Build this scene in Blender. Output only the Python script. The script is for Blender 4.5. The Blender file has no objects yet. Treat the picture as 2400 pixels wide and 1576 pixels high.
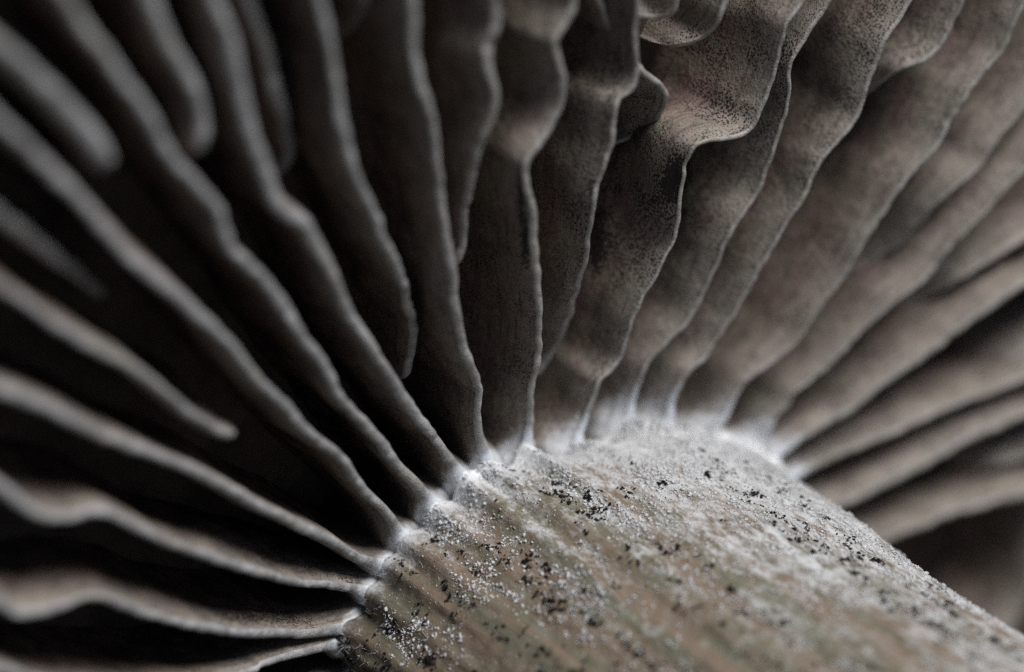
import bpy, math, random
import numpy as np
from mathutils import Vector, Matrix, noise
random.seed(4); rng = np.random.default_rng(4)
R = math.radians

# ------------------------------------------------------------------ camera, world, sun, exposure
scene = bpy.context.scene
PITCH = R(34)                                   # the camera looks down at the tipped-over mushroom
D = 10.0                                        # distance from lens to the plane of focus (1 unit = 1 cm)
CAM_POS = Vector((0, -D*math.cos(PITCH), 6.6 + D*math.sin(PITCH)))
CAMW = Matrix.Translation(CAM_POS) @ Matrix.Rotation(math.pi/2 - PITCH, 4, 'X')
cd = bpy.data.cameras.new('camera'); cam = bpy.data.objects.new('camera', cd)
scene.collection.objects.link(cam); scene.camera = cam
cam.matrix_world = CAMW
cd.sensor_width = 36; cd.sensor_fit = 'HORIZONTAL'; cd.lens = 90
cd.clip_start = 0.5; cd.clip_end = 3000
cd.dof.use_dof = True; cd.dof.focus_distance = 9.86
cd.dof.aperture_fstop = 0.20; cd.dof.aperture_blades = 7

def cam2w(v): return CAMW.to_3x3() @ Vector(v)
SUN_DIR = cam2w((0.38, 0.66, 0.65)).normalized()       # towards the light
el = math.asin(SUN_DIR.z); az = math.atan2(SUN_DIR.x, SUN_DIR.y)
world = bpy.data.worlds.new("World"); scene.world = world; world.use_nodes = True
nt = world.node_tree; nt.nodes.clear()
sky = nt.nodes.new('ShaderNodeTexSky'); sky.sky_type = 'NISHITA'; sky.sun_disc = False
sky.sun_elevation = el; sky.sun_rotation = az
bg = nt.nodes.new('ShaderNodeBackground'); bg.inputs['Strength'].default_value = 0.05
wo = nt.nodes.new('ShaderNodeOutputWorld')
nt.links.new(sky.outputs[0], bg.inputs['Color']); nt.links.new(bg.outputs[0], wo.inputs['Surface'])
sd = bpy.data.lights.new('sun', 'SUN'); sd.energy = 5.0; sd.angle = R(26); sd.color = (1.0, 0.985, 0.965)
so = bpy.data.objects.new('sun', sd); scene.collection.objects.link(so)
so.rotation_euler = SUN_DIR.to_track_quat('Z', 'Y').to_euler()
scene.view_settings.view_transform = 'Standard'; scene.view_settings.look = 'None'
scene.view_settings.exposure = -0.46; scene.view_settings.gamma = 1.0
scene.cycles.use_denoising = False
scene.cycles.max_bounces = 5; scene.cycles.diffuse_bounces = 2

# ------------------------------------------------------------------ helpers
def tag(o, label=None, cat=None, group=None, kind=None):
    if label: o['label'] = label
    if cat: o['category'] = cat
    if group: o['group'] = group
    if kind: o['kind'] = kind
    return o

def mesh_obj(name, V, F, mat, parent=None, smooth=True, attrs=None):
    """V: (n,3) array in world space, F: (m,k) array of k-gons."""
    me = bpy.data.meshes.new(name)
    V = np.asarray(V, dtype=np.float32); F = np.asarray(F, dtype=np.int32)
    me.vertices.add(len(V)); me.vertices.foreach_set('co', V.ravel())
    k = F.shape[1]
    me.loops.add(F.size); me.loops.foreach_set('vertex_index', F.ravel())
    me.polygons.add(len(F))
    me.polygons.foreach_set('loop_start', np.arange(0, F.size, k, dtype=np.int32))
    me.update(calc_edges=True); me.validate()
    if smooth: me.polygons.foreach_set('use_smooth', np.ones(len(me.polygons), dtype=bool))
    for an, arr in (attrs or {}).items():
        a = me.attributes.new(an, 'FLOAT', 'POINT'); a.data.foreach_set('value', np.asarray(arr, dtype=np.float32))
    me.materials.append(mat)
    o = bpy.data.objects.new(name, me); scene.collection.objects.link(o)
    if parent:
        o.parent = parent; o.matrix_parent_inverse = parent.matrix_world.inverted()
    return o

def grid_faces(nu, nv, wrap_v=False):
    i = np.arange(nu-1)[:, None]; j = np.arange(nv if wrap_v else nv-1)[None, :]
    jn = (j+1) % nv
    return np.stack(np.broadcast_arrays(i*nv+j, i*nv+jn, (i+1)*nv+jn, (i+1)*nv+j), -1).reshape(-1, 4)

class M:
    """small node-building helper"""
    def __init__(s, name):
        s.m = bpy.data.materials.new(name); s.m.use_nodes = True; s.t = s.m.node_tree; s.t.nodes.clear()
        s.out = s.n('ShaderNodeOutputMaterial'); s.b = s.n('ShaderNodeBsdfPrincipled')
        s.l(s.b.outputs[0], s.out.inputs['Surface'])
        g = s.n('ShaderNodeNewGeometry'); s.pos = g.outputs['Position']
    def n(s, t, **k):
        x = s.t.nodes.new(t)
        for a, v in k.items(): setattr(x, a, v)
        return x
    def l(s, a, b): s.t.links.new(a, b)
    def put(s, sock, v):
        if hasattr(v, 'is_output') or isinstance(v, bpy.types.NodeSocket): s.l(v, sock)
        else: sock.default_value = v
    def noise(s, scale, detail=4, rough=0.6, vec=None, dist=0.0):
        x = s.n('ShaderNodeTexNoise'); s.put(x.inputs['Vector'], vec or s.pos)
        x.inputs['Scale'].default_value = scale; x.inputs['Detail'].default_value = detail
        x.inputs['Roughness'].default_value = rough; x.inputs['Distortion'].default_value = dist
        return x.outputs['Fac']
    def voro(s, scale, vec=None, feature='F1'):
        x = s.n('ShaderNodeTexVoronoi', feature=feature); s.put(x.inputs['Vector'], vec or s.pos)
        x.inputs['Scale'].default_value = scale
        return x.outputs['Distance']
    def ramp(s, f, a, b, lo=0.0, hi=1.0):
        x = s.n('ShaderNodeMapRange', interpolation_type='SMOOTHSTEP'); s.put(x.inputs['Value'], f)
        x.inputs['From Min'].default_value = a; x.inputs['From Max'].default_value = b
        x.inputs['To Min'].default_value = lo; x.inputs['To Max'].default_value = hi
        return x.outputs[0]
    def math(s, op, a, b=0.0):
        x = s.n('ShaderNodeMath', operation=op); s.put(x.inputs[0], a); s.put(x.inputs[1], b); return x.outputs[0]
    def mix(s, f, a, b):
        x = s.n('ShaderNodeMix', data_type='RGBA'); s.put(x.inputs['Factor'], f)
        for sock, v in ((x.inputs[6], a), (x.inputs[7], b)):
            if isinstance(v, tuple): v = (*v, 1.0) if len(v) == 3 else v
            s.put(sock, v)
        return x.outputs[2]
    def attr(s, name):
        return s.n('ShaderNodeAttribute', attribute_name=name).outputs['Fac']
    def bump(s, h, strength, dist, prev=None):
        x = s.n('ShaderNodeBump'); s.put(x.inputs['Height'], h)
        x.inputs['Strength'].default_value = strength; x.inputs['Distance'].default_value = dist
        if prev: s.l(prev, x.inputs['Normal'])
        return x.outputs[0]
    def done(s, col, rough, nrm=None, spec=0.3):
        s.put(s.b.inputs['Base Color'], col if not isinstance(col, tuple) else (*col, 1))
        s.put(s.b.inputs['Roughness'], rough); s.b.inputs['Specular IOR Level'].default_value = spec
        if nrm: s.l(nrm, s.b.inputs['Normal'])
        return s.m

# ------------------------------------------------------------------ frame of the mushroom (photo directions -> real plane)
TILT, AX = R(42), R(30)
n_c = np.array([math.sin(TILT)*math.cos(AX), -math.sin(TILT)*math.sin(AX), math.cos(TILT)])   # stem direction, camera axes
def ray(p): return np.array([(p[0]-1200)/6000.0, (788-p[1])/6000.0, -1.0])
F0 = D*ray((1250, 700)); PL = F0 @ n_c
def on_plane(p, off=0.0):
    d = ray(p); return d*((PL+off)/(d @ n_c))
C0 = on_plane((1330, 1640))                    # where the stem axis meets the plane of the gill edges
e1 = np.cross(n_c, [0, 1, 0]); e1 /= np.linalg.norm(e1); e2 = np.cross(n_c, e1)
RW = np.array(CAMW.to_3x3()); TW = np.array(CAMW.translation)
def surf(rho):                                 # the cap curls down outwards: height of the gill edges by radius
    x = np.clip(np.asarray(rho, float)-1.3, 0, 3.2); return 0.36*x-0.055*x*x
def on_gills(p, rec=0.0):
    off = 0.0
    for _ in range(12):
        P = on_plane(p, off-rec); l = loc(P); off = float(surf(math.hypot(l[0], l[1])))
    return P
def W(P): return np.asarray(P) @ RW.T + TW     # camera axes -> world
def loc(P):                                    # camera-axes points -> (a, b, h) in the mushroom frame
    Q = np.asarray(P)-C0; return np.stack([Q @ e1, Q @ e2, Q @ n_c], -1)
def glob(L):
    L = np.asarray(L); return C0 + L[..., :1]*e1 + L[..., 1:2]*e2 + L[..., 2:3]*n_c

# stem outline: radius at the junction by bearing
J = [(835,1475),(880,1370),(935,1325),(938,1252),(1015,1180),(1092,1134),(1138,1063),(1232,1083),(1353,1083),(1476,996),(1568,1011),(1677,1032),(1782,1035)]
Jl = loc(np.array([on_plane(p) for p in J])); Jphi = np.arctan2(Jl[:, 1], Jl[:, 0]); Jr = np.hypot(Jl[:, 0], Jl[:, 1])
PROF_H = np.array([-0.8, -0.35, 0.0, 0.25, 0.5, 0.7, 1.0, 1.2, 1.5, 1.85, 2.6, 4.0, 5.6])
PROF_R = np.array([0.90, 1.13, 1.285, 1.285, 1.28, 1.265, 1.25, 1.22, 1.205, 1.19, 1.15, 1.12, 1.16])
FEET = []
def stem_r(phi, h):
    base = np.interp(h, PROF_H, PROF_R)
    d = (phi[..., None]-Jphi+np.pi) % (2*np.pi) - np.pi
    w = np.exp(-(d/0.13)**2); ww = w.sum(-1)+0.05
    rj = ((w*(Jr-1.30)).sum(-1))/ww
    return base + 0.8*rj*np.exp(-np.abs(h)/0.16)

HG = 0.50                                      # depth of the gills

# ------------------------------------------------------------------ materials
def mat_wall():
    m = M('gill_flesh')
    big = m.noise(2.6, 5, 0.65); mid = m.noise(9, 5, 0.7); fine = m.noise(60, 3, 0.7); hue = m.noise(5.0, 3, 0.6)
    c = m.mix(m.ramp(mid, 0.3, 0.7), (0.140, 0.100, 0.080), (0.285, 0.220, 0.186))
    c = m.mix(m.ramp(m.math('ADD', m.math('MULTIPLY', hue, 0.5), m.math('MULTIPLY', m.noise(17, 3, 0.6), 0.5)), 0.50, 0.60, 0, 0.7), c, (0.165, 0.170, 0.112))
    c = m.mix(m.ramp(hue, 0.47, 0.34, 0, 0.6), c, (0.20, 0.115, 0.115))
    c = m.mix(m.ramp(m.noise(26, 3, 0.7), 0.45, 0.7, 0, 0.5), c, (0.10, 0.075, 0.065))
    c = m.mix(m.ramp(big, 0.45, 0.70, 0.0, 0.35), c, (0.085, 0.055, 0.045))
    c = m.mix(m.attr('left_tone'), c, m.mix(m.ramp(mid, 0.42, 0.6), (0.030, 0.017, 0.018), (0.170, 0.098, 0.074)))  # gills to the left take a darker, mottled brown
    # paler towards the free edge, white bloom by the stem
    c = m.mix(m.math('MULTIPLY', m.attr('rim'), m.ramp(mid, 0.25, 0.7, 0.5, 1.0)), c, (0.345, 0.31, 0.27))
    sb = m.ramp(m.math('ADD', m.attr('base'), m.math('SUBTRACT', m.math('MULTIPLY', m.noise(22, 4, 0.7), 0.9), 0.2)), 0.70, 1.05)
    c = m.mix(sb, c, (0.66, 0.67, 0.69))
    cv = m.n('ShaderNodeCombineXYZ'); m.l(m.math('MULTIPLY', m.attr('along'), 2.2), cv.inputs[0]); m.l(m.math('MULTIPLY', m.attr('down'), 26.0), cv.inputs[1])
    fibre = m.noise(1.6, 5, 0.7, cv.outputs[0], 0.4)
    c = m.mix(m.ramp(fibre, 0.48, 0.68, 0, 0.55), c, (0.055, 0.038, 0.032))
    # dust of spores, plus the painted shade patch
    dots = m.voro(96); dn = m.noise(7, 3, 0.6)
    cut = m.math('ADD', m.ramp(dn, 0.34, 0.66, 0.20, 0.45), m.math('MULTIPLY', m.attr('spore_shade'), 0.6))
    dm = m.ramp(m.math('SUBTRACT', cut, dots), -0.02, 0.08)
    dm = m.math('MULTIPLY', dm, m.ramp(m.attr('base'), 0.3, 0.75, 1.0, 0.0))
    c = m.mix(m.math('MULTIPLY', dm, 0.88), c, (0.010, 0.007, 0.009))
    nb = m.bump(fine, 0.5, 0.012); nb = m.bump(mid, 0.5, 0.03, nb)
    return m.done(c, 0.75, nb, 0.25)
def mat_edge():
    m = M('gill_margin')
    mid = m.noise(14, 5, 0.7); fine = m.noise(130, 2, 0.6)
    c = m.mix(m.ramp(mid, 0.3, 0.7), (0.23, 0.222, 0.222), (0.46, 0.455, 0.465))
    c = m.mix(m.ramp(m.attr('left_tone'), 0.7, 0.0, 0, 0.6), c, m.mix(m.ramp(mid, 0.35, 0.65), (0.22, 0.19, 0.155), (0.37, 0.345, 0.305)))
    c = m.mix(m.ramp(m.noise(3.5, 3), 0.5, 0.7, 0, 0.5), c, (0.28, 0.27, 0.20))
    c = m.mix(m.ramp(m.math('ADD', m.attr('base'), m.math('MULTIPLY', mid, 0.4)), 0.55, 1.0), c, (0.74, 0.78, 0.84))
    sp = m.ramp(m.voro(120), 0.20, 0.10)
    sp = m.math('MULTIPLY', sp, m.ramp(m.noise(10, 3), 0.5, 0.65))
    c = m.mix(sp, c, (0.05, 0.04, 0.04))
    glint = m.ramp(m.voro(70), 0.14, 0.07)  # pale dots paint glints into the margin colour
    c = m.mix(m.math('MULTIPLY', glint, m.ramp(m.noise(8, 2), 0.45, 0.65, 0, 0.8)), c, (0.85, 0.86, 0.9))
    nb = m.bump(fine, 0.5, 0.008); nb = m.bump(m.noise(22, 4, 0.7), 0.5, 0.02, nb)
    return m.done(c, m.ramp(fine, 0.3, 0.7, 0.35, 0.75), nb, 0.45)
def mat_stem():
    m = M('stem_skin')
    at = m.n('ShaderNodeAttribute', attribute_name='suv').outputs['Vector']
    # suv = (bearing * radius, height): long fibres run along the height
    mp = m.n('ShaderNodeMapping'); m.l(at, mp.inputs['Vector']); mp.inputs['Scale'].default_value = (1, 0.10, 1)
    st = mp.outputs[0]
    mp2 = m.n('ShaderNodeMapping'); m.l(at, mp2.inputs['Vector']); mp2.inputs['Scale'].default_value = (1, 0.45, 1)
    s2 = mp2.outputs[0]
    streak = m.noise(9, 5, 0.7, st); fib = m.noise(55, 4, 0.7, st); patch = m.noise(3.0, 5, 0.65, s2); blot = m.noise(12, 5, 0.7, s2)
    c = m.mix(m.ramp(streak, 0.42, 0.56), (0.150, 0.136, 0.088), (0.215, 0.150, 0.103))
    c = m.mix(m.ramp(fib, 0.35, 0.75, 0, 0.4), c, (0.29, 0.285, 0.25))
    fr = m.math('ADD', m.math('MULTIPLY', patch, 0.4), m.math('ADD', m.math('ADD', m.math('MULTIPLY', blot, 0.5), m.math('MULTIPLY', m.noise(8, 4, 0.6, st), 0.4)), m.math('MULTIPLY', m.math('SUBTRACT', m.noise(34, 4, 0.75, s2), 0.5), 0.8)))
    fr = m.math('ADD', fr, m.math('MULTIPLY', m.attr('frost_light'), 0.62))
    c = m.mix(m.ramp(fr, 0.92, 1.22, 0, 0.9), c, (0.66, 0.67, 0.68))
    c = m.mix(m.ramp(m.math('ADD', m.attr('frost_light'), m.math('MULTIPLY', blot, 0.5)), 1.08, 1.45), c, (0.84, 0.85, 0.86))  # whitest frost also paints the bright collar of the lit side
    gr = m.math('MULTIPLY', m.ramp(m.voro(48), 0.30, 0.12), m.ramp(m.noise(9, 4, 0.7), 0.45, 0.62))
    c = m.mix(m.math('MULTIPLY', gr, m.ramp(fr, 0.6, 1.0, 0.35, 1)), c, (0.85, 0.86, 0.87))
    dk = m.math('MULTIPLY', m.ramp(m.noise(34, 4, 0.7, s2), 0.63, 0.70), m.ramp(m.noise(5, 3, 0.6, st), 0.45, 0.6))
    c = m.mix(m.math('MULTIPLY', dk, m.ramp(m.attr('frost_light'), 0.3, 1.0, 0.85, 0.2)), c, (0.02, 0.015, 0.018))
    c = m.mix(m.math('MULTIPLY', m.attr('shaded'), m.ramp(blot, 0.3, 0.62, 0.95, 0.45)), c, (0.030, 0.026, 0.022))  # painted shade on the side turned from the light
    nb = m.bump(fib, 0.3, 0.015); nb = m.bump(m.noise(120, 3, 0.7), 0.5, 0.01, nb); nb = m.bump(m.math('MULTIPLY', gr, 1.0), 0.6, 0.02, nb)
    return m.done(c, 0.7, nb, 0.3)
def mat_plain(name, col, rough=0.8, spec=0.3, var=None, sc=8):
    m = M(name)
    c = m.mix(m.ramp(m.noise(sc, 4), 0.3, 0.7), col, var or tuple(x*0.6 for x in col))
    return m.done(c, rough, m.bump(m.noise(sc*6, 4), 0.5, 0.03), spec)
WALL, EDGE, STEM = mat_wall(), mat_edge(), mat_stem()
CAPM = mat_plain('cap_flesh', (0.13, 0.10, 0.08), 0.85, 0.2, (0.07, 0.05, 0.042), 5)
SPORE = mat_plain('spore_clump', (0.012, 0.009, 0.011), 0.9, 0.2, (0.02, 0.015, 0.016), 30)
GRAIN = mat_plain('white_grain', (0.78, 0.79, 0.80), 0.4, 0.6, (0.62, 0.62, 0.63), 30)
HAIR = mat_plain('white_down', (0.72, 0.73, 0.76), 0.7, 0.3, (0.62, 0.63, 0.66), 20)
SOIL = mat_plain('forest_soil', (0.075, 0.075, 0.05), 0.95, 0.1, (0.02, 0.015, 0.012), 0.8)

# ------------------------------------------------------------------ the mushroom
root = bpy.data.objects.new('mushroom', None); scene.collection.objects.link(root)
root.location = Vector(W(glob([0, 0, 5.6])).tolist())
tag(root, 'pale mushroom lying tipped over, its dark brown gills spread round a thick frosted stem', 'mushroom')
bpy.context.view_layer.update()

def smooth_path(P, step):
    """Catmull-Rom through the points, resampled evenly"""
    P = np.asarray(P, float); Q = np.vstack([2*P[0]-P[1], P, 2*P[-1]-P[-2]]); out = []
    for i in range(1, len(Q)-2):
        p0, p1, p2, p3 = Q[i-1:i+3]; t = np.linspace(0, 1, 24, endpoint=False)[:, None]
        out.append(0.5*((2*p1)+(-p0+p2)*t+(2*p0-5*p1+4*p2-p3)*t**2+(-p0+3*p1-3*p2+p3)*t**3))
    out = np.vstack(out+[Q[-2][None]])
    s = np.r_[0, np.cumsum(np.linalg.norm(np.diff(out, axis=0), axis=1))]
    m = max(4, int(s[-1]/step)); u = np.linspace(0, s[-1], m)
    return np.stack([np.interp(u, s, out[:, k]) for k in range(out.shape[1])], 1)

def gsmooth(A, sig):
    k = int(3*sig)+1
    if k < 1: return A
    x = np.arange(-k, k+1); g = np.exp(-0.5*(x/sig)**2); g /= g.sum()
    pre = 2*A[0]-A[1:k+1][::-1] if len(A) > k else np.repeat(A[:1], k, 0)
    post = 2*A[-1]-A[-k-1:-1][::-1] if len(A) > k else np.repeat(A[-1:], k, 0)
    B = np.vstack([pre, A, post])
    return np.stack([np.convolve(B[:, c], g, 'valid') for c in range(A.shape[1])], 1)[:len(A)]

def sstep(x, a, b):
    t = np.clip((x-a)/(b-a), 0, 1); return t*t*(3-2*t)

RIM_R = 5.1
SPORE_SHADE = [((1585,405),26,60,1.0), ((1570,470),70,70,0.45), ((1400,560),22,70,0.8), ((1220,470),9,70,1.2), ((1232,560),9,60,1.2),
          ((1390,520),50,90,0.35), ((1850,120),60,60,0.3), ((2060,60),90,60,0.35), ((1500,560),60,100,0.3), ((820,975),60,25,0.5),
          ((1690,270),110,70,0.12), ((1440,190),50,60,0.3), ((640,1300),120,30,0.4),((600,1450),120,25,0.4)]  # first patch here is shade painted on a bulge that catches too much light
STEP = 0.016
gill_no = 0
def gill(pts, kind='full', rec=0.0, end=None, ramp=0.35, w=0.036, wv=1.6, hg=None):
    """pts: photo points of the free edge from the cap rim inwards. kind full = runs to the stem, short = ends before it.
    rec: how far the free edge lies below the plane of the others; end: depth of the edge where a short gill runs out."""
    global gill_no; gill_no += 1
    H = hg or HG
    WEDGE = 0.010 + 0.028*float(sstep(np.mean([p[0] for p in pts]), 800, 1500)) + 0.045*float(sstep(np.mean([p[0] for p in pts]), 1900, 2200))      # fleshier towards the right
    m = len(pts); px = np.asarray(pts, float)
    cl = np.r_[0, np.cumsum(np.linalg.norm(np.diff(px, axis=0), axis=1))]; cl /= cl[-1]
    r = np.full(m, rec)
    if end is not None: r = rec + (end-rec)*sstep(cl, 1-ramp, 1.0)
    P = np.array([on_gills(p, ri) for p, ri in zip(px, r)])
    L = loc(P)
    # carry on to the cap rim
    d = L[0, :2]-L[min(3, m-1), :2]; d /= np.linalg.norm(d); rad = L[0, :2]/np.linalg.norm(L[0, :2])
    ext = []
    q = L[0].copy()
    while np.hypot(q[0], q[1]) < RIM_R-0.3 and len(ext) < 12:
        d = 0.6*d+0.4*rad; d /= np.linalg.norm(d); q = q+np.r_[d*0.4, 0]; q[2] = surf(np.hypot(q[0], q[1]))-rec; ext.insert(0, q.copy())
    if ext:
        L = np.vstack([np.array(ext), L])
    if kind == 'full':
        e = L[-1]; rr = math.hypot(e[0], e[1]); L = np.vstack([L, [e[0]*(rr-0.12)/rr, e[1]*(rr-0.12)/rr, e[2]], [e[0]*(rr-0.5)/rr, e[1]*(rr-0.5)/rr, e[2]]])
    else:
        e = L[-1]; dd = L[-1]-L[-2]; dd /= np.linalg.norm(dd); rem = e[2]-(float(surf(math.hypot(e[0], e[1])))-H)
        L = np.vstack([L, e+dd*0.05+[0, 0, -0.04*rem/0.5], e+dd*0.085+[0, 0, -0.4*rem], e+dd*0.10+[0, 0, -rem]])
    E = smooth_path(L, STEP); n = len(E)
    seed = 13.7*gill_no
    # fine natural unevenness of the free edge
    s = np.arange(n)*STEP
    nz = np.array([noise.noise(Vector((x*5, seed, 0))) for x in s])*0.010 + np.array([noise.noise(Vector((x*16, seed, 5))) for x in s])*0.005
    nick = -0.010*np.clip(np.array([noise.noise(Vector((x*14, seed, 41))) for x in s])-0.25, 0, 1)*2 + 0.0015*np.array([noise.noise(Vector((x*45, seed, 51))) for x in s])
    sm = gsmooth(E, 20); T = np.gradient(gsmooth(E, 6), axis=0)[:, :2]
    Ts = np.gradient(gsmooth(E, 26), axis=0)[:, :2]
    def lat(t):
        t = t/np.maximum(np.linalg.norm(t, axis=1, keepdims=True), 1e-9); return np.stack([-t[:, 1], t[:, 0]], 1)
    N1, N2 = lat(T), lat(Ts)
    sl = np.linalg.norm(np.gradient(E, axis=0)[:, :2], axis=1)/STEP
    mixw = np.clip(sl, 0, 1)[:, None]; N1 = N1*mixw+N2*(1-mixw)
    dh = np.linspace(0, 1, 15)**1.25
    prof_d, prof_s = [], []
    half = w/2
    hw = np.array([1+0.22*noise.noise(Vector((x*3, seed, 9)))+0.14*noise.noise(Vector((x*11, seed, 19)))+0.04*noise.noise(Vector((x*34, seed, 29))) for x in s])
    for a in np.linspace(0, 1, 7): prof_d.append(half*0.9*(1-math.cos(a*math.pi/2))); prof_s.append(math.sin(a*math.pi/2))
    deep = np.linspace(0, 1, 17)[1:]
    nd = len(prof_d)
    rows = []; dd_rows = []
    ds0 = np.hypot(E[:, 0], E[:, 1]) - stem_r(np.arctan2(E[:, 1], E[:, 0]), E[:, 2])
    foot = 0.070*np.exp(-np.clip(ds0, 0, None)/0.075) if kind == 'full' else np.zeros(n)      # spreads where it runs on to the stem
    if kind == 'full':
        i0 = int(np.argmin(np.abs(ds0[n//2:])))+n//2; FEET.append(math.atan2(E[i0, 1], E[i0, 0]))
    total = np.clip(E[:, 2]-(surf(np.hypot(E[:, 0], E[:, 1]))-H), 0.0, None)+0.02
    base_h = -H
    for side in (1, -1):
        blk = []
        for k in range(nd+len(deep)):
            if k < nd: d = np.minimum(prof_d[k], total*0.9); sc = prof_s[k]*(half*hw+foot*0.35)
            else:
                f = deep[k-nd]**1.3; d0 = np.minimum(prof_d[-1], total*0.9); d = d0+(total-d0)*f
                sc = foot*(0.35+0.65*sstep(d, 0.0, 0.08)) + half*(hw+(1-hw)*sstep(d, 0.03, 0.14)) + WEDGE*(1-np.exp(-np.clip(d-prof_d[-1], 0, None)/0.13)) + 0.05*np.clip(f-0.72, 0, 1)**2*10*0.5
            wgt = np.exp(-d/(0.34*wv))[:, None]
            lowf = (1-np.exp(-d/0.10))
            bumpn = 0.0
            ctr = sm[:, :2]*(1-wgt)+E[:, :2]*wgt
            Nn = N2*(1-wgt)+N1*wgt
            Nn = Nn/np.maximum(np.linalg.norm(Nn, axis=1, keepdims=True), 1e-6)
            und = np.array([noise.noise(Vector((x*1.6, dk*2.2, seed))) for x, dk in zip(s, d)])*0.05*lowf \
                + np.array([noise.noise(Vector((x*5, dk*6, seed+3+side))) for x, dk in zip(s, d)])*0.014*lowf
            xy = ctr + Nn*(side*sc + nz*np.exp(-d/0.1) + und)[:, None]
            z = E[:, 2]-d + (nz*0.8+nick)*np.exp(-d/0.04)
            blk.append(np.concatenate([xy, z[:, None]], 1)); dd_rows.append(d)
        rows.append(blk)
    order = [rows[0][k] for k in range(nd+len(deep)-1, 0, -1)] + [rows[1][k] for k in range(0, nd+len(deep))]
    dor = [dd_rows[k] for k in range(nd+len(deep)-1, 0, -1)] + [dd_rows[nd+len(deep)+k] for k in range(0, nd+len(deep))]
    V = np.stack(order, 1); Dp = np.stack(dor, 1); nv = V.shape[1]
    G = glob(V.reshape(-1, 3)); Lf = V.reshape(-1, 3)
    phi = np.arctan2(Lf[:, 1], Lf[:, 0]); rho = np.hypot(Lf[:, 0], Lf[:, 1])
    dst = rho - stem_r(phi, Lf[:, 2])
    # the white bloom at the foot of the gill reaches further on the sheltered side of the stem
    reach = 0.20+0.20*np.clip(np.cos(phi-PHI_R), 0, 1)**3
    base = np.clip(1-dst/reach, 0, 1)*np.exp(-np.clip(Dp.ravel()-0.03, 0, None)/(0.04+0.36*np.clip(np.cos(phi-PHI_R), 0, 1)**3))
    if kind != 'full': base *= 0
    rim = np.exp(-(Dp.ravel()/0.14)**1.5)
    pxx = 1200-6000*G[:, 0]/G[:, 2]; pyy = 788+6000*G[:, 1]/G[:, 2]
    sp = np.zeros(len(G))
    for (cx, cy), sx, sy, am in SPORE_SHADE:
        sp += am*np.exp(-((pxx-cx)/sx)**2-((pyy-cy)/sy)**2)
    c = nv//2; k = 5
    Wd = W(G).reshape(n, nv, 3)
    at = {'rim': rim.reshape(n, nv), 'base': base.reshape(n, nv), 'spore_shade': sp.reshape(n, nv), 'along': np.repeat(s+gill_no*7.3, nv).reshape(n, nv), 'down': Dp, 'left_tone': np.full((n, nv), 0.75*(1-float(sstep(np.mean([p[0] for p in pts]), 700, 1350))))}
    # wall mesh: everything (the margin overlaps its top by a ring), margin: the rounded pale strip
    left = slice(0, c-k+1); right = slice(c+k, nv)
    def strip(name, cols, mat, parent, push=0.0):
        idx = np.arange(nv)[cols]; VV = Wd[:, idx].reshape(-1, 3)
        return VV, {a: b[:, idx].ravel() for a, b in at.items()}, grid_faces(n, len(idx))
    A, aa, fa = strip('', left, None, None); B, ab, fb = strip('', right, None, None)
    Vw = np.vstack([A, B]); Fw = np.vstack([fa, fb+len(A)]); aw = {q: np.r_[aa[q], ab[q]] for q in aa}
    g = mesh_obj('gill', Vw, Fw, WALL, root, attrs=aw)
    Cc, ac, fc = strip('', slice(c-k, c+k+1), None, None)
    mesh_obj('gill_edge', Cc, fc, EDGE, g, attrs=ac)
    return g
PHI_R = math.atan2(*(loc(on_plane((1750, 700)))[1::-1]))

exec_gills = []
F, S = 'full', 'short'
# upper left, seen along their length
gill([(-160,-20),(-20,95),(128,215),(215,315),(250,372)], S, w=.062)
gill([(-140,90),(0,290),(102,380),(205,492),(307,604),(410,690),(512,775),(589,868),(665,945),(717,1006),(757,1040),(800,1076),(851,1146),(905,1205),(945,1258)][1:], F, w=.042)
gill([(60,-120),(160,0),(228,102),(302,205),(368,307),(415,379),(480,450),(515,495),(524,540),(546,590),(614,650),(668,718),(702,785),(757,853),(795,925),(830,968),(872,1012),(930,1085),(985,1150),(1015,1185)], F, w=.043)
gill([(330,-80),(358,0),(389,77),(432,154),(468,230),(484,290),(484,330)], S, rec=.06, w=.055)
gill([(485,-90),(507,0),(543,102),(568,205),(594,307),(628,405),(648,470),(680,503),(716,525),(745,570),(772,630),(797,691),(840,762),(880,830),(935,905),(990,985),(1049,1069),(1092,1134)], F, w=.048)
gill([(575,-80),(590,0),(630,130),(660,240),(682,320),(686,355),(674,385)], S, rec=.20, end=.34, ramp=.3, w=.05)
gill([(725,-80),(752,0),(774,102),(790,190),(803,285),(820,350),(833,400),(858,455),(886,510),(897,560),(923,604),(943,655),(960,716),(974,768),(968,827),(960,870)], S, rec=.0, end=.22, ramp=.35, w=.04)
gill([(850,-80),(862,0),(850,50),(825,80)], S, rec=.2, end=.4, ramp=.5, w=.045)
gill([(962,-80),(970,0),(974,102),(982,169),(993,215),(1010,271),(1025,358),(1035,435),(1047,512),(1057,589),(1066,655),(1073,716),(1084,780),(1099,835),(1117,894),(1127,919),(1122,970),(1128,1022),(1138,1063)], F, w=.040)
gill([(1150,-80),(1160,0),(1168,51),(1158,100),(1149,140),(1152,185),(1159,220),(1158,266),(1138,328),(1117,379),(1107,440),(1094,491),(1089,553),(1076,609)], S, rec=.0, end=.20, ramp=.5, w=.042)
gill([(1352,-80),(1345,0),(1335,41),(1308,84),(1303,100),(1308,128),(1319,174),(1322,205),(1317,256),(1296,302),(1256,353),(1238,389),(1240,435),(1250,502),(1256,589),(1263,665),(1264,776),(1261,853),(1247,930),(1246,991),(1237,1040),(1232,1083)], F, w=.036)
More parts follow.
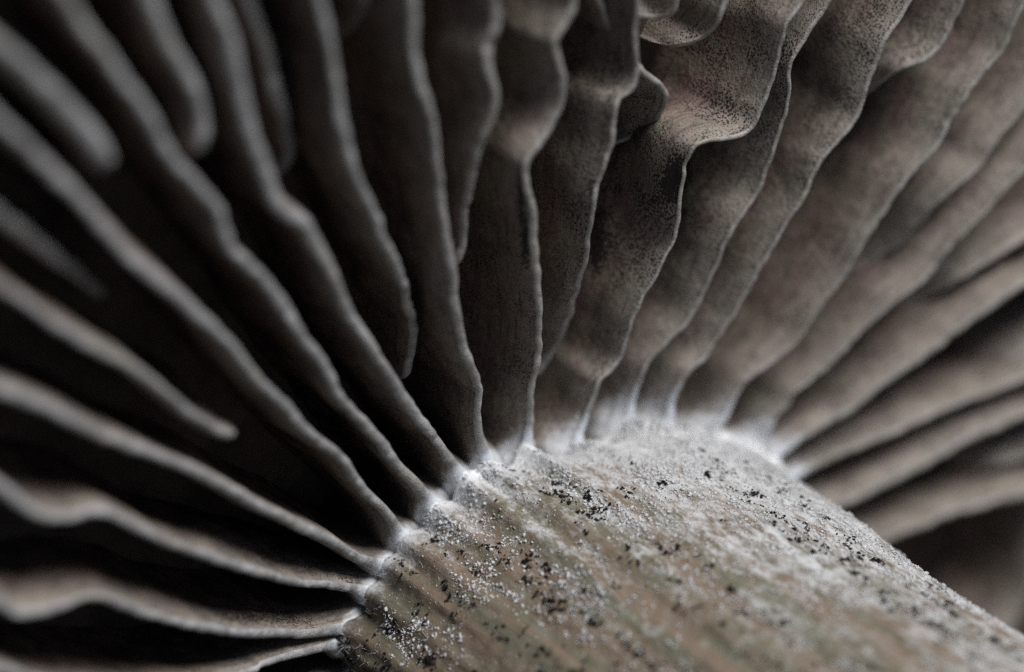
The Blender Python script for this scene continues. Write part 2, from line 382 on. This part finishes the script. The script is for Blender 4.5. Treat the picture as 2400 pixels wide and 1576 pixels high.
gill([(1492,-80),(1494,0),(1495,102),(1499,165),(1482,212),(1449,240),(1440,285),(1430,348),(1404,430),(1390,512),(1378,594),(1358,660),(1342,716),(1322,776),(1300,827),(1268,870)], S, rec=.03, end=.28, ramp=.4, w=.026)
gill([(1430,60),(1475,125),(1510,172),(1548,200),(1562,232),(1540,285),(1491,317),(1445,335)], S, rec=.16, end=.36, ramp=.5, w=.026)
gill([(1592,-80),(1587,0),(1573,33),(1542,42),(1510,38)], S, rec=.18, end=.26, ramp=.5, w=.026)
gill([(1730,-80),(1706,0),(1692,41),(1661,82),(1633,97)], S, rec=.16, end=.24, ramp=.4, w=.028)
gill([(1940,-80),(1887,0),(1843,61),(1830,128),(1812,195),(1788,256),(1764,303),(1723,326),(1667,328),(1628,348),(1611,399),(1600,450),(1592,512),(1583,563),(1557,614),(1517,691),(1488,750),(1470,805),(1459,840),(1438,868),(1410,893),(1392,934),(1379,975),(1367,1011),(1357,1070)], F, w=.020, wv=2.6)
gill([(1985,-60),(1943,10),(1907,61),(1868,125),(1851,169),(1850,230),(1830,317),(1805,379),(1779,450),(1728,522),(1692,594),(1656,676),(1631,725),(1600,770),(1556,814),(1514,857),(1497,904),(1481,952),(1474,1000)], F, rec=.05, w=.022)
gill([(2180,-80),(2137,0),(2112,41),(2071,97),(2050,154),(2030,215),(2009,271),(1958,343),(1928,384),(1895,445),(1846,522),(1815,578),(1779,640),(1738,717),(1697,780),(1658,834),(1614,873),(1593,909),(1580,960),(1568,1015)], F, w=.022)
gill([(2290,-80),(2258,0),(2237,51),(2209,105),(2168,145),(2112,167),(2061,198),(2030,225),(1995,262)], S, rec=.08, end=.30, ramp=.45, w=.022)
gill([(2450,-80),(2405,0),(2373,67),(2347,123),(2306,174),(2267,222),(2230,290),(2189,353),(2127,420),(2086,481),(2035,553),(1990,630),(1945,695),(1897,763),(1868,803),(1822,844),(1755,889),(1730,924),(1707,962),(1679,1011),(1670,1035)], F, w=.022)
gill([(2480,140),(2400,251),(2327,338),(2296,389),(2230,450),(2178,502),(2112,568),(2050,609),(1990,648),(1950,680)], S, rec=.05, end=.28, ramp=.5, w=.022)
gill([(2480,300),(2400,399),(2317,486),(2276,527),(2224,589),(2173,650),(2105,705),(2040,765),(1977,826),(1928,872),(1866,915),(1843,950),(1812,983),(1782,1040)], F, rec=.01, w=.024)
gill([(2480,520),(2400,563),(2317,614),(2240,660),(2163,705),(2090,740)], S, rec=.10, end=.30, ramp=.5, w=.026)
gill([(2480,650),(2400,672),(2345,706),(2289,748),(2207,810),(2125,866),(2053,916),(1977,975),(1900,1015),(1863,1039),(1828,1070),(1790,1110)], F, w=.036)
gill([(2480,795),(2400,830),(2330,862),(2262,900)], S, rec=.12, end=.30, ramp=.5, w=.036)
gill([(2480,860),(2400,890),(2320,925),(2250,945),(2150,988),(2095,1014),(2002,1056),(1900,1102),(1850,1126),(1810,1150)], F, rec=.02, w=.036)
gill([(2480,945),(2400,976),(2300,1020),(2228,1058),(2115,1118),(2028,1164),(1966,1186),(1900,1220)], F, w=.040)
gill([(2480,1050),(2400,1072),(2335,1095),(2235,1125)], S, rec=.12, end=.3, ramp=.5, w=.036)
gill([(2480,1150),(2400,1165),(2325,1180),(2258,1199),(2187,1223),(2125,1248),(2085,1268),(2000,1310)], F, w=.042)
gill([(2500,1080),(2440,1190),(2425,1310),(2405,1410),(2350,1490),(2250,1570)], F, rec=.10, w=.03)
# left and lower left
gill([(-120,600),(0,672),(102,737),(154,776),(256,835),(358,897),(435,962),(502,1003),(540,1019)], S, w=.036)
gill([(-100,420),(0,502),(77,558),(154,618),(205,660),(235,685)], S, rec=.14, end=.3, ramp=.3, w=.044)
gill([(-120,860),(0,914),(102,955),(205,1006),(307,1047),(410,1085),(512,1131),(614,1192),(717,1240),(800,1284),(860,1318),(900,1330),(938,1330)], F, w=.040)
gill([(-120,1090),(0,1144),(51,1180),(102,1213),(169,1216),(230,1203),(281,1216),(358,1255),(435,1288),(512,1315),(614,1346),(691,1366),(790,1378),(850,1392),(885,1400)], F, w=.036)
gill([(-120,1370),(0,1416),(51,1441),(128,1430),(205,1402),(266,1409),(333,1438),(435,1464),(537,1481),(614,1489),(717,1488),(790,1480),(840,1476)], F, w=.036)
gill([(-120,1590),(0,1572),(90,1600),(200,1625),(330,1635),(450,1610),(589,1578),(614,1562),(676,1541),(717,1533),(790,1515),(850,1510)], F, w=.036)
gill([(-120,1780),(60,1790),(250,1770),(420,1740),(600,1690),(750,1650),(850,1630)], F, w=.036)

# stem
def build_stem():
    nu, nv = 560, 900
    h = np.linspace(-0.62, 5.5, nu); ph = np.linspace(-math.pi, math.pi, nv, endpoint=False)
    Hh, Ph = np.meshgrid(h, ph, indexing='ij')
    Rr = stem_r(Ph, Hh)
    fm = np.zeros_like(Rr)
    for f in FEET:
        dp = (Ph-f+np.pi) % (2*np.pi)-np.pi
        wd = 0.022+0.03*np.exp(-np.abs(Hh)/0.1)
        Rr += 0.050*np.exp(-(dp/wd)**2)*np.exp(-np.clip(Hh, 0, None)/0.32)*np.exp(-np.clip(-Hh, 0, None)/0.15)
        fm = np.maximum(fm, np.exp(-(dp/0.075)**2))
    Rr -= 0.085*(1-fm)*np.exp(-(np.clip(Hh+0.05, 0, None)/0.13)**2)          # hollows between the feet of the gills
    rel = np.zeros_like(Rr); rid = np.zeros(nv)
    for j in range(nv):
        c, s_ = math.cos(ph[j]), math.sin(ph[j])
        rid[j] = 0.030*noise.noise(Vector((c*5, s_*5, 1.0)))+0.014*noise.noise(Vector((c*14, s_*14, 4.0)))
    for i in range(0, nu):
        hh = h[i]
        for j in range(nv):
            c, s_ = math.cos(ph[j]), math.sin(ph[j])
            rel[i, j] = 0.014*noise.noise(Vector((c*9, s_*9, hh*1.8)))+0.006*noise.noise(Vector((c*30, s_*30, hh*4)))+0.006*noise.noise(Vector((c*26, s_*26, hh*22)))
    Rr = Rr + rel + rid[None, :]*np.interp(Hh, [-.2, .4, 5], [0.6, 1.0, 1.0])
    # rounded broken-off foot
    Rr = Rr*np.sqrt(np.clip(1-np.clip((Hh-5.0)/0.52, 0, 1)**2, 0.02, 1))
    L = np.stack([Rr*np.cos(Ph), Rr*np.sin(Ph), Hh], -1)
    V = W(glob(L.reshape(-1, 3)))
    Fc = grid_faces(nu, nv, True)
    # frost under the gills, plus brightness of the lit side put into the colour
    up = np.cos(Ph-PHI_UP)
    frost_light = np.clip(1+Hh/0.15, 0, 1)*np.clip(0.12+1.0*up, 0, 1.1)*(0.55+0.45*np.exp(-np.clip(Hh, 0, None)/0.8)) + 0.5*np.exp(-np.clip(Hh, 0, None)/0.10)*np.clip(up-0.05, 0, 1)
    frost_light = frost_light + 0.75*fm*np.exp(-np.clip(Hh, 0, None)/0.07)*np.clip(1+Hh/0.1, 0, 1)      # down creeping from the gill feet
    o = mesh_obj('stem', V, Fc, STEM, root, attrs={'frost_light': frost_light.ravel(), 'shaded': (np.clip(0.72-1.5*up, 0, 1)*np.exp(-np.clip(Hh, 0, None)/0.75)).ravel()})  # second attribute: shade of the side away from the light, put into the colour
    a = o.data.attributes.new('suv', 'FLOAT_VECTOR', 'POINT')
    a.data.foreach_set('vector', np.stack([1.25*Ph.ravel(), Hh.ravel(), np.zeros(Ph.size)], 1).astype(np.float32).ravel())
    return o, (h, ph, Rr)
PHI_UP = math.atan2(*(loc(C0+np.array([0.5, 0.866, 0]))[1::-1]))   # bearing of the lit silhouette
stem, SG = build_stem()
def stem_pt(phi, h, lift=0.0):
    hs, ps, Rr = SG
    i = np.clip(((h-hs[0])/(hs[1]-hs[0])).astype(int), 0, len(hs)-1); j = (((phi+math.pi)/(2*math.pi))*len(ps)).astype(int) % len(ps)
    r = Rr[i, j]+lift
    return np.stack([r*np.cos(phi), r*np.sin(phi), h], -1)

# visible side of the stem only
PHI_V = math.atan2(*(loc(C0+np.array([0, 0, 1.0]))[1::-1]))
ICO_V = np.array([(0,0,1),(.894,0,.447),(.276,.851,.447),(-.724,.526,.447),(-.724,-.526,.447),(.276,-.851,.447),(.724,.526,-.447),(-.276,.851,-.447),(-.894,0,-.447),(-.276,-.851,-.447),(.724,-.526,-.447),(0,0,-1)])
ICO_F = np.array([(0,1,2),(0,2,3),(0,3,4),(0,4,5),(0,5,1),(1,6,2),(2,7,3),(3,8,4),(4,9,5),(5,10,1),(2,6,7),(3,7,8),(4,8,9),(5,9,10),(1,10,6),(11,7,6),(11,8,7),(11,9,8),(11,10,9),(11,6,10)])
def blobs(C, S_, flat, name, mat, parent, smooth=False):
    """C centres (mushroom frame), S_ sizes: one irregular little lump each"""
    n = len(C); jit = 1+0.6*rng.uniform(-1, 1, (n, 12, 1)); V = ICO_V[None]*jit
    st = rng.uniform(0.6, 1.5, (n, 1, 3)); V = V*st*S_[:, None, None]
    nrm = C.copy(); nrm[:, 2] = 0; nrm /= np.linalg.norm(nrm, axis=1, keepdims=True)
    dn = (V*nrm[:, None]).sum(-1, keepdims=True); V = V-nrm[:, None]*dn*(1-flat)
    V = V+C[:, None]
    Fc = (ICO_F[None]+12*np.arange(n)[:, None, None]).reshape(-1, 3)
    o = mesh_obj(name, W(glob(V.reshape(-1, 3))), Fc, mat, parent, smooth); tag(o, kind='stuff'); return o
def spores():
    C, S_ = [], []
    tries = 0
    while len(C) < 34000 and tries < 200000:
        tries += 1
        phi = PHI_V+random.uniform(-1.75, 1.75); h = random.uniform(-0.02, 3.2)
        c, s_ = math.cos(phi), math.sin(phi)
        d = 0.9*noise.noise(Vector((c*13, s_*13, h*0.35+3)))+0.55*noise.noise(Vector((c*16, s_*16, h*5)))
        up = math.cos(phi-PHI_UP)
        if d < 0.02+0.36*up+0.45*math.exp(-h/0.25)*max(0, up+.2)+random.uniform(-0.35, 0.50): continue
        k = random.choice((1, 1, 2, 4, 8, 14, 26)); x, z = 0.0, 0.0
        for _ in range(k):
            x += random.gauss(0, 0.007); z += random.gauss(0, 0.008)
            C.append((phi+x/1.25, h+z)); S_.append(random.choice((0.0015, 0.002, 0.003, 0.004, 0.006)))
    C = np.array(C); P = stem_pt(C[:, 0], C[:, 1], 0.003)
    blobs(P, np.array(S_), 0.6, 'spore_clumps', SPORE, stem)
spores()
def grains():
    C, S_ = [], []
    for _ in range(70000):
        phi = PHI_V+random.uniform(-1.75, 1.75); h = random.expovariate(1/1.1)-0.02
        if h > 4: continue
        c, s_ = math.cos(phi), math.sin(phi); up = math.cos(phi-PHI_UP)
        d = noise.noise(Vector((c*8+9, s_*8, h*3)))+0.5*noise.noise(Vector((c*22, s_*22, h*14)))
        if d < 0.62-0.75*up-0.25*math.exp(-h/0.3)*max(0, up)+random.uniform(-0.35, 0.45): continue
        C.append((phi, h)); S_.append(random.choice((0.001, 0.0015, 0.0025, 0.004, 0.0065)))
        for _k in range(random.choice((0, 0, 1, 3))):
            C.append((phi+random.gauss(0, 0.007), h+random.gauss(0, 0.009))); S_.append(random.uniform(0.001, 0.003))
    C = np.array(C); P = stem_pt(C[:, 0], C[:, 1], 0.002)
    blobs(P, np.array(S_), 0.8, 'white_grains', GRAIN, stem, True)
grains()
def down():
    """short white hairs: dense at the gill feet, sparse on the stem"""
    V, Fc = [], []
    def hair(p, d, ln, w):
        a = np.cross(d, rng.normal(size=3)); a /= np.linalg.norm(a); b = np.cross(d, a); curl = rng.normal(size=3)*ln*0.35
        base = len(V)
        for k, t in enumerate((0, .5, 1)):
            q = p+d*ln*t+curl*t*t; ww = w*(1-0.75*t)
            for u in range(3):
                an = u*2.094; V.append(q+a*math.cos(an)*ww+b*math.sin(an)*ww)
        for k in (0, 1):
            for u in range(3):
                Fc.append((base+k*3+u, base+k*3+(u+1) % 3, base+k*3+3+(u+1) % 3, base+k*3+3+u))
    for _ in range(4500):
        phi = PHI_V+random.uniform(-1.8, 1.8); h = random.choice((random.expovariate(1/0.10)-0.04, random.expovariate(1/0.9)))
        if h > 3: continue
        p = stem_pt(np.array([phi]), np.array([h]), -0.003)[0]
        rad = np.array([math.cos(phi), math.sin(phi), 0]); d = rad*random.uniform(.4, 1)+rng.normal(size=3)*0.45+np.array([0, 0, random.uniform(-.8, .6)])
        d /= np.linalg.norm(d); near = math.exp(-max(h, 0)/0.2)
        hair(p, d, random.uniform(0.008, 0.020)+0.02*near*random.random(), 0.0010)
    o = mesh_obj('white_down', W(glob(np.array(V))), np.array(Fc), HAIR, stem); tag(o, kind='stuff')
down()

# cap: flesh behind the gills, domed top, rolled rim
def build_cap():
    nr, na = 60, 180
    prof = []
    for r_ in np.linspace(0.0, RIM_R, 26): prof.append((r_, -HG+0.01))
    for t in np.linspace(-0.9, math.pi/2, 8): prof.append((RIM_R+0.16*math.cos(t)*1.0, -HG-0.15+0.16*math.sin(-t)+0.10))
    for t in np.linspace(0.05, 1, 26): prof.append((RIM_R*math.cos(t*math.pi/2)+0.1*(1-t), -HG-0.25-2.1*math.sin(t*math.pi/2)))
    prof = np.array(prof); prof[:, 1] += surf(prof[:, 0]); ph = np.linspace(0, 2*math.pi, na, endpoint=False)
    Rr = prof[:, 0][:, None]*np.ones(na); Z = prof[:, 1][:, None]*np.ones(na)
    for i in range(len(prof)):
        for j in range(na):
            q = Vector((Rr[i, j]*math.cos(ph[j]), Rr[i, j]*math.sin(ph[j]), Z[i, j]))
            Z[i, j] += 0.03*noise.noise(q*2.2)
    L = np.stack([Rr*np.cos(ph), Rr*np.sin(ph), Z], -1)
    mesh_obj('cap', W(glob(L.reshape(-1, 3))), grid_faces(len(prof), na, True), CAPM, root)
build_cap()

# ground the mushroom lies on
def build_ground():
    n_ = 220; x = np.sign(np.linspace(-1, 1, n_))*np.abs(np.linspace(-1, 1, n_))**4*900; X, Y = np.meshgrid(x, x, indexing='ij')
    Z = np.zeros_like(X)
    for i in range(n_):
        for j in range(n_):
            Z[i, j] = 0.35*noise.noise(Vector((X[i, j]*0.25, Y[i, j]*0.25, 0)))+0.1*noise.noise(Vector((X[i, j], Y[i, j], 3)))
    o = mesh_obj('ground', np.stack([X, Y, Z], -1).reshape(-1, 3), grid_faces(n_, n_), SOIL); tag(o, kind='structure')
build_ground()
